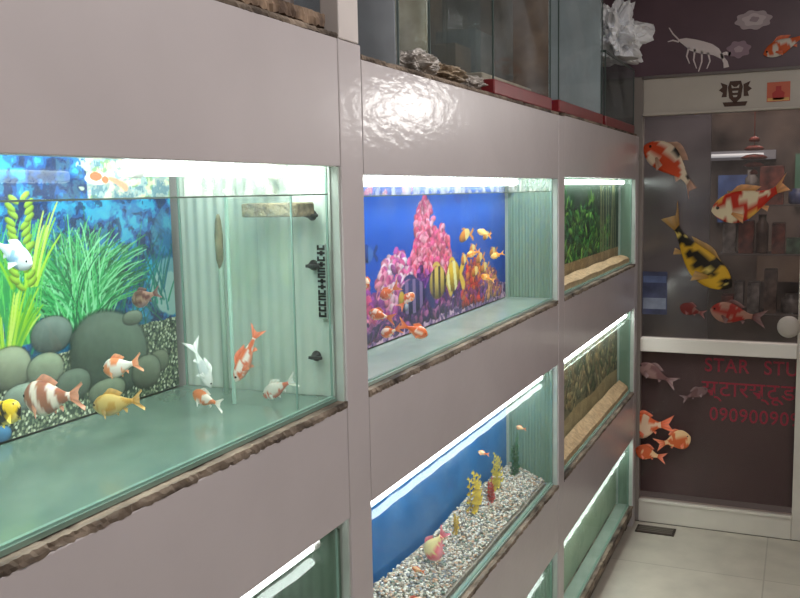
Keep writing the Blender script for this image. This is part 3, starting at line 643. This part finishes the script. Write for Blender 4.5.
# ---------------------------------------------------------------- sand and gravel
def gravel(name,x0,x1,y0,y1,z0,hb,hf,r,n,cols,label,sd):
    rr=np.random.RandomState(sd);bm=bmesh.new();bmesh.ops.create_icosphere(bm,subdivisions=1,radius=1);bv=np.array([v.co[:] for v in bm.verts]);bf=np.array([[v.index for v in f.verts] for f in bm.faces]);bm.free()
    V=[];F=[];C=[]
    for i in range(n):
        u=rr.rand();x=x0+(x1-x0)*u;y=rr.uniform(y0,y1);top=hb+(hf-hb)*u+.008*math.sin(y*9)*(1-u);z=z0+max(r*.5,top-r*rr.uniform(0,1.2))
        s=r*rr.uniform(.6,1.25)*np.array([rr.uniform(.7,1.1),rr.uniform(.8,1.3),rr.uniform(.5,.8)]);a=rr.uniform(0,6.28);ca,sa=math.cos(a),math.sin(a)
        v=bv*s;v=np.stack([v[:,0]*ca-v[:,1]*sa,v[:,0]*sa+v[:,1]*ca,v[:,2]],1)+np.array([x,y-(y0+y1)/2,z-z0]);v[:,0]=np.clip(v[:,0],x0-r*.3,x1+r*.3)
        V.append(v);F.append(bf+i*len(bv));col=rgb(*cols[rr.randint(len(cols))]);C+= [col]*len(bv)
    return meshobj(name,np.concatenate(V),[tuple(q) for q in np.concatenate(F)],(0,(y0+y1)/2,z0),vcol('pebble_colour',.5,.5),smooth=True,colors=C,label=label,category='gravel',kind='stuff')
def sandbed(y0,y1,x0,x1,z0,hb,hf,label,m,cat='sand',w=1.):
    V=[];F=[];n=60
    for i in range(n+1):
        y=y0+(y1-y0)*i/n-(y0+y1)/2
        for j in range(6):
            u=j/5;V.append((x0+(x1-x0)*u,y,hb+(hf-hb)*u+w*.002*math.sin(i*.4+j)))
    for i in range(n):
        for j in range(5): a=i*6+j;F.append((a,a+6,a+7,a+1))
    m0=len(V)
    V+=[(x1,y0-(y0+y1)/2,0),(x1,y1-(y0+y1)/2,0)]
    F.append(tuple([m0]+[i*6+5 for i in range(n+1)]+[m0+1]))
    meshobj('sand_bed',V,F,(0,(y0+y1)/2,z0),m,smooth=False,label=label,category=cat,kind='stuff')
SAND=mat('aquarium_sand',rgb(190,156,120),.8,noise=.2,nscale=60,bump=.4,bscale=120)
sandbed(1.40,2.64,-.150,-.030,.641,.058,.010,'fine grey grit under the coloured pebbles',mat('grey_grit',rgb(140,132,122),.9,noise=.3,nscale=120),'sand')
gravel('gravel_bed',-.145,-.035,1.40,2.64,.641,.070,.018,.0042,7400,[(216,210,196),(190,180,166),(160,150,138),(130,124,116),(190,154,126),(140,144,148),(224,222,214),(196,188,170),(120,136,124)],'bed of white, grey and brown pebbles on aquarium bottom',1)
sandbed(2.775,4.04,-.062,-.022,1.221,.035,.02,'tan sand bed on aquarium bottom',SAND)
sandbed(2.775,4.04,-.062,-.022,.640,.05,.02,'pale tan sand bed on the middle aquarium bottom',SAND)
def plant(y,x,z,h,col,label,n=9,sd=0,w=.3,k_=7):
    r=random.Random(sd);p=empty('plastic_plant',(x,y,z),label,'aquarium plant');m=mat('plant_%d_%d_%d'%col,rgb(*col),.5)
    for k in range(k_):
        a=r.uniform(-.3,.3);hh=h*r.uniform(.6,1);V=[];F=[]
        for i in range(n):
            t=i/(n-1);cy=a*hh*t;cz=hh*t
            s=h*w*(1-.5*t);sgn=1 if i%2 else -1;b=len(V)
            V+=[(0,cy,cz),(.002,cy+sgn*s*.5,cz+s*.35),(0,cy+sgn*s,cz+s*.2),(.002,cy+sgn*s*.5,cz-s*.1)];F.append((b,b+1,b+2,b+3))
            if i:
                b=len(V);c0=a*hh*(i-1)/(n-1);z0=hh*(i-1)/(n-1);V+=[(0,c0-.003,z0),(0,c0+.003,z0),(0,cy+.003,cz),(0,cy-.003,cz)];F.append((b,b+1,b+2,b+3))
        meshobj('frond',V,F,(x+r.uniform(-.01,.01),y+r.uniform(-.02,.02),z),m,parent=p)
plant(2.22,-.11,.70,.115,(240,210,50),'yellow plastic aquarium plant rooted in gravel',sd=1,w=.36)
plant(2.40,-.11,.70,.10,(226,206,70),'tall yellow plastic plant rooted in gravel',sd=2,w=.36)
plant(2.31,-.10,.69,.07,(206,70,60),'small red plastic plant rooted in gravel',sd=3)
plant(2.58,-.11,.69,.13,(60,110,60),'dark green plastic plant by the tank end',sd=4,w=.2)
plant(2.06,-.11,.68,.06,(212,180,80),'short ochre plastic plant rooted in gravel',sd=6)
# ---------------------------------------------------------------- fishes
G1='fish in the big plant aquarium'
fish('koi',(-.15,.752,1.492),(.9,-.1,-.35),.08,'pale blue white koi near the surface',[(226,236,240),(150,190,220)],seed=1,group=G1,fat=.34)
fish('koi',(-.15,.926,1.328),(-.95,.1,-.22),.078,'white koi with orange saddle swimming over stones',[(226,140,96),(230,224,214)],seed=2,group=G1,thr=(.5,),fat=.34)
fish('angelfish',(-.25,1.10,1.398),(-.95,0,-.3),.06,'dark red and cream fish near the grass',[(96,44,44),(160,120,104)],seed=3,group=G1,fat=.45)
fish('striped_goldfish',(-.13,.785,1.318),(-.98,.1,-.12),.112,'large rust and white banded goldfish facing the glass',[(160,96,70),(230,216,200)],seed=4,group=G1,fat=.38,stripes=3.2,tail=.9,fancol=(200,130,96))
fish('goldfish',(-.14,.905,1.283),(-.97,.1,-.2),.105,'yellow golden goldfish low in the tank',[(190,146,66),(206,176,106)],seed=5,group=G1,fat=.28,tail=.8)
fish('koi',(-.15,1.095,1.300),(.35,.1,-.92),.08,'silvery white koi with long tail nose down',[(200,210,204),(170,184,182)],seed=6,group=G1,up=(-.3,0,1),fat=.22,tail=1.1)
fish('koi',(-.112,1.165,1.307),(-.42,-.1,-.9),.105,'orange and white koi hanging head down',[(216,104,60),(236,226,216)],seed=8,group=G1,fat=.22,thr=(.55,),tail=.8)
fish('koi',(-.14,1.095,1.245),(-.9,.2,.15),.07,'white koi with orange cheek near the bottom',[(226,216,204),(216,126,80)],seed=9,group=G1,fat=.34)
fish('koi',(-.075,1.195,1.248),(-.7,.1,-.35),.08,'white koi with red patches near the suction cup',[(230,220,210),(216,90,56)],seed=10,group=G1,fat=.30,thr=(.48,))
fish('goldfish',(-.15,.725,1.305),(.6,.1,.5),.06,'small yellow and black goldfish',[(232,196,40),(40,34,30)],seed=11,group=G1,fat=.45,thr=(.5,))
G2='orange goldfish in the coral aquarium'
OR=[(232,110,50),(250,220,196)]
for i,(x,y,z,l,h) in enumerate([(-.08,1.625,1.352,.052,(-.8,.1,-.5)),(-.08,1.745,1.258,.066,(.8,.1,-.3)),(-.08,1.585,1.310,.055,(-.95,0,.2)),(-.09,1.735,1.322,.045,(.6,.1,.6)),(-.09,1.65,1.268,.05,(-.9,.1,-.3)),(-.10,1.555,1.385,.04,(.2,.1,-.9))]):
    fish('fantail_goldfish',(x,y,z),h,l,['orange goldfish drifting by coral','orange and white fantail goldfish','plump orange goldfish with white belly'][i%3]+' in the coral tank',OR,seed=20+i,group=G2,fat=.42,tail=1.4,thr=(.56,),patch=7)
for i,(y,z) in enumerate([(2.42,1.43),(2.33,1.38),(2.45,1.30),(2.54,1.36)]):
    fish('goldfish',(-.09,y*.93,1.55+(z-1.55)*.93),(-.9,.1,.3*(-1)**i),.045,'small orange goldfish above the coral',[(240,150,50),(250,210,120)],seed=30+i,group=G2,fat=.36)
G3='fish in the blue gravel aquarium'
for i,(y,z) in enumerate([(1.75,.72),(2.2,.86),(2.55,.84)]):
    fish('goldfish',(-.08,y,z),(-.9,.1,.1),.035,'tiny orange fish in the blue tank',[(226,110,50),(240,190,140)],seed=50+i,group=G3,fat=.36)
fish('fantail_goldfish',(-.08,1.86,.740),(-.5,.1,-.8),.10,'pink and cream fantail fish over the gravel',[(236,110,120),(240,220,150)],seed=60,group=G3,fat=.5)
fish('goldfish',(-.06,1.66,.685),(.8,.1,.2),.07,'orange red fish close to the gravel',[(220,90,60),(236,190,160)],seed=61,group=G3,fat=.4)
# ---------------------------------------------------------------- tank 1 fittings
fb=empty('filter_box',(-.087,1.215,1.22),'tall glass filter compartment with brown foam at the tank end','aquarium filter')
FG=glass('filter_glass',(.93,.965,.945),.05,.05,.35,haze=.12)
FA,FB_=-.146,-.030
pane('glass_pane',FA,FB_,1.172,1.172,1.221,1.545,FG,parent=fb)
pane('glass_pane',FA,FA,1.172,1.258,1.221,1.545,FG,parent=fb)
box('corner_edge',FA-.0022,FA+.0022,1.170,1.1745,1.221,1.548,mat('bright_glass_edge',rgb(170,206,192),.2),parent=fb)
box('corner_edge',FB_-.0012,FB_+.0012,1.171,1.1735,1.221,1.548,SIL,parent=fb)
box('foam_block',FA+.008,FB_-.006,1.20,1.255,1.515,1.537,mat('brown_foam',rgb(126,112,84),.9,noise=.4,nscale=90,bump=.6,bscale=150),.003,parent=fb)
pu=empty('pump_intake',(-.23,1.2,1.22),'murky green brown intake tube against tank glass','pump')
PM=mat('murky_plastic',rgb(130,128,100),.6,noise=.3,nscale=40)
cyl('tube',(-.205,1.235,1.36),.005,.28,mat('pale_tube',rgb(150,176,160),.4),parent=pu)
lathe('pump_head',[(.002,-.045),(.006,-.03),(.007,.01),(.005,.035),(.002,.045)],(-.205,1.232,1.475),PM,14,parent=pu)
BK=mat('black_rubber',rgb(24,24,26),.5)
for z,lab in [(1.516,'black suction cup high on the end glass'),(1.436,'black suction cup with clip on the end glass'),(1.288,'black suction cup low on the end glass')]:
    s=empty('suction_cup',(-.045,1.262,z),lab,'suction cup','suction cups on the tank end glass')
    lathe('cup',[(.009,0),(.0075,-.004),(.004,-.008),(.0035,-.016),(.001,-.017)],(-.045,1.262,z),BK,16,'Y',parent=s)
    box('clip',-.05,-.026,1.243,1.248,z-.0025,z+.0025,BK,.001,parent=s)
th=empty('thermometer_strip',(-.027,1.26,1.35),'black and white vertical temperature strip on tank glass','thermometer')
box('strip',-.037,-.0215,1.259,1.2615,1.35,1.47,mat('pale_strip',rgb(160,180,172),.5),parent=th)
q=random.Random(2);z=1.353
while z<1.465:
    k=q.randint(0,2);A,B=-.036,-.0225
    if k==0: box('mark',A,B,1.2575,1.259,z,z+.0032,BK,parent=th);box('mark',B-.003,B,1.2575,1.259,z,z+.0075,BK,parent=th);box('mark',A,A+.003,1.2575,1.259,z,z+.0075,BK,parent=th)
    elif k==1: box('mark',A,B,1.2575,1.259,z,z+.003,BK,parent=th);box('mark',A,B,1.2575,1.259,z+.0050,z+.0078,BK,parent=th);box('mark',A,A+.003,1.2575,1.259,z+.0025,z+.0055,BK,parent=th)
    else: box('mark',A,B,1.2575,1.259,z+.0022,z+.0056,BK,parent=th);box('mark',A+.005,B-.004,1.2575,1.259,z,z+.0078,BK,parent=th)
    z+=.0090
cyl('cable',(-.024,1.40,1.40),.003,.3,BK,axis='Z',label='black air line hanging down inside the coral tank',category='cable')
# ---------------------------------------------------------------- things on top
TP=1.781
def etank(y0,y1,x0,x1,h,label,base=None,back=None):
    t=empty('empty_tank',((x0+x1)/2,(y0+y1)/2,TP),label,'glass tank','empty tanks on top of the rack')
    z0=TP
    if base:
        box('base_frame',x0-.004,x1+.004,y0-.004,y1+.004,z0,z0+.036,base,.003,parent=t); zb=z0+.036
    else: 
        box('bottom_pane',x0,x1,y0,y1,z0,z0+.005,GLE,parent=t); zb=z0+.005
    zt=z0+h
    pane('front_pane',x1,x1,y0,y1,zb,zt,GLE,parent=t)
    if back: box('back_pane',x0,x0+.005,y0,y1,zb,zt,back,parent=t); box('side_pane',x0+.005,x1-.005,y1-.005,y1,zb,zt,back,parent=t)
    else: pane('back_pane',x0,x0,y0,y1,zb,zt,GLE,parent=t); pane('side_pane',x0,x1,y1,y1,zb,zt,GLE,parent=t)
    pane('side_pane',x0,x1,y0,y0,zb,zt,GLE,parent=t)
    e=mat('dark_glass_edge',rgb(70,84,80),.3)
    for x in (x0,x1):
        for y in (y0,y1): box('edge_seam',x-.002,x+.002,y-.002,y+.002,zb,zt,e,parent=t)
    box('rim',x1-.004,x1+.002,y0,y1,zt-.004,zt+.004,e,parent=t);box('rim',x0,x1,y0-.002,y0+.004,zt-.004,zt+.004,e,parent=t)
    return t
REDP=mat('red_base_plastic',rgb(118,32,36),.35,noise=.1)
BRN=mat('brown_backing',rgb(120,98,82),.7,noise=.45,nscale=7)
GRY=mat('grey_backing',rgb(160,160,168),.6,noise=.3,nscale=5)
etank(1.39,1.58,-.36,-.03,.5,'grey empty glass tank with dark seams',None,GRY)
etank(1.66,2.06,-.38,-.16,.5,'narrow empty glass tank behind plastic bags',None,mat('olive_backing',rgb(170,160,136),.7,noise=.4,nscale=8))
etank(2.12,2.66,-.36,-.02,.5,'empty glass tank with brown backing on a red base',REDP,BRN)
etank(2.72,3.36,-.36,-.01,.55,'clear empty glass tank on a dark red base frame',REDP,mat('blue_grey_backing',rgb(180,190,194),.6,noise=.15,nscale=5))
etank(3.42,4.04,-.36,-.01,.27,'clear empty glass tank with red base frame near the door',REDP,None)
box('dark_board',-.30,-.05,1.60,1.615,TP,2.25,mat('dark_board_wood',rgb(62,52,48),.6,noise=.2),.002,label='dark board standing between empty tanks',category='board')
CB=mat('dull_cardboard',rgb(112,90,74),.8,noise=.4,nscale=10)
box('foam_sheet',-.30,-.06,2.16,2.60,TP+.037,TP+.060,mat('cream_foam',rgb(176,164,146),.8,noise=.15,nscale=20),.004,label='cream foam sheet lying inside an empty tank',category='foam sheet')
box('cardboard_box',-.30,-.16,2.24,2.36,TP+.061,TP+.15,CB,.003,label='small dull cardboard box inside an empty tank',category='box')
box('cardboard_box',-.28,-.16,2.40,2.56,TP+.061,TP+.21,mat('grey_carton',rgb(124,116,112),.8,noise=.4,nscale=14),.003,label='grey printed carton inside an empty tank',category='box')
for (ya,xa,za) in [(2.20,-.28,2.12),(2.38,-.25,2.2)]:
    box('spare_glass_sheet',xa,xa+.2,ya,ya+.005,TP+.061 if ya<2.3 else TP+.061,za,GLE,label='spare sheet of greenish glass standing in a tank',category='glass sheet',group='spare glass sheets on the rack top')
box('spare_glass_sheet',-.26,-.08,2.80,2.806,TP+.037,2.2,GLE,label='spare sheet of greenish glass standing in a tank',category='glass sheet',group='spare glass sheets on the rack top')
def lump(name,loc,s,m,label,cat,sd=0,amp=.25,sub=4,fr=3.,cut=-.8,**kw):
    bm=bmesh.new();bmesh.ops.create_icosphere(bm,subdivisions=sub,radius=1);from mathutils import noise as NZ
    for v in bm.verts:
        p=v.co.copy();q=NZ.noise(p*fr+Vector((sd,sd,0)))*amp+abs(NZ.noise(p*fr*2.3+Vector((sd,3,0))))*amp*.6
        v.co=p*(1+q);v.co=Vector((v.co.x*s[0],v.co.y*s[1],max(v.co.z,cut)*s[2]))
    me=bpy.data.meshes.new(name);bm.to_mesh(me);bm.free();me.materials.append(m)
    o=bpy.data.objects.new(name,me);o.location=loc;return link(o,label=label,category=cat,**kw)
BAG=mat('grey_white_bag',rgb(170,164,158),.3,noise=.25,nscale=30,bump=.5,bscale=40)
BAG2=mat('tan_stone_bag',rgb(150,134,114),.4,noise=.4,nscale=40,bump=.5,bscale=60)
lump('gravel_bag',(-.07,1.72,TP+.022),(.055,.055,.026),BAG,'crumpled grey plastic bag of gravel on the rack top','plastic bag',1,amp=.4,sub=5)
lump('gravel_bag',(-.06,1.87,TP+.018),(.05,.058,.021),BAG2,'tan bag of stones on the rack top','plastic bag',2,amp=.4,sub=5)
lump('gravel_bag',(-.07,2.02,TP+.016),(.05,.05,.018),BAG,'flattened white grey bag on the rack top','plastic bag',3,amp=.4,sub=5)
WB=mat('white_bag_plastic',rgb(246,248,252),.25,bump=.3,bscale=24,emit=None)
lump('white_plastic_bag',(-.05,3.80,TP+.27+.11),(.09,.20,.12),WB,'crumpled white plastic bag draped over an empty tank','plastic bag',6,amp=.8,sub=5,fr=2.6)
ragged('wooden_plank',-.34,-.01,.86,1.262,1.804,1.824,mat('dark_old_wood',rgb(96,74,58),.8,noise=.35,nscale=30,col2=rgb(150,126,104)),.002,label='weathered brown plank lying on the rack top',category='plank')
bx=empty('dark_crate',(-.17,1.1,1.827),'dark crate standing on a weathered plank','crate')
DB=mat('dark_crate_plastic',rgb(70,62,60),.6,noise=.2)
box('crate_body',-.32,-.05,.95,1.24,1.827,2.05,DB,.006,parent=bx)
for i in range(4): box('crate_rib',-.05,-.044,.97+i*.075,.99+i*.075,1.83,2.04,mat('crate_rib_grey',rgb(110,100,96),.5),.001,parent=bx)
# ---------------------------------------------------------------- room lamps
t=empty('ceiling_tube_lamp',(1.15,1.6,2.64),'bare tube lamp in white housing under the ceiling','lamp')
cyl('tube',(1.15,1.6,2.64),.015,1.2,mat('room_tube',(1,1,1),.5,emit=(1,.96,.92),estr=8),axis='Y',parent=t)
box('fixture_housing',1.12,1.18,1.0,2.2,2.66,2.70,WHITE,.003,parent=t)
alight('room_light',(1.15,1.6,2.6),.3,1.6,22,(0,R_(20),0),(1,.955,.94))
alight('room_light',(1.15,-.6,2.5),.5,1.2,18,(0,R_(25),0),(1,.955,.93))
alight('wall_lamp_light',(1.14,4.10,1.96),.36,.16,2.2,(R_(-80),0,0),(1,.97,.93))
wl=empty('wall_lamp',(1.12,4.14,1.86),'square white bulkhead lamp on the wall','lamp')
box('lamp_base',.94,1.34,4.13,4.149,1.86,2.06,WHITE,.004,parent=wl)
box('diffuser',.96,1.32,4.112,4.13,1.88,2.04,mat('lit_diffuser',(1,1,1),.5,emit=(1,.97,.93),estr=4),.01,parent=wl)
alight('alley_light',(.6,5.6,2.9),1,1,38,(0,0,0),(1,.94,.9))
alight('sign_fill_light',(.35,4.40,2.4),.8,.1,10,(R_(25),0,0),(1,.92,.88))  # added light between door and sign, no fixture there
w=bpy.data.worlds.new('world');S.world=w;w.use_nodes=True;w.node_tree.nodes['Background'].inputs[0].default_value=(.5,.5,.55,1);w.node_tree.nodes['Background'].inputs[1].default_value=.15
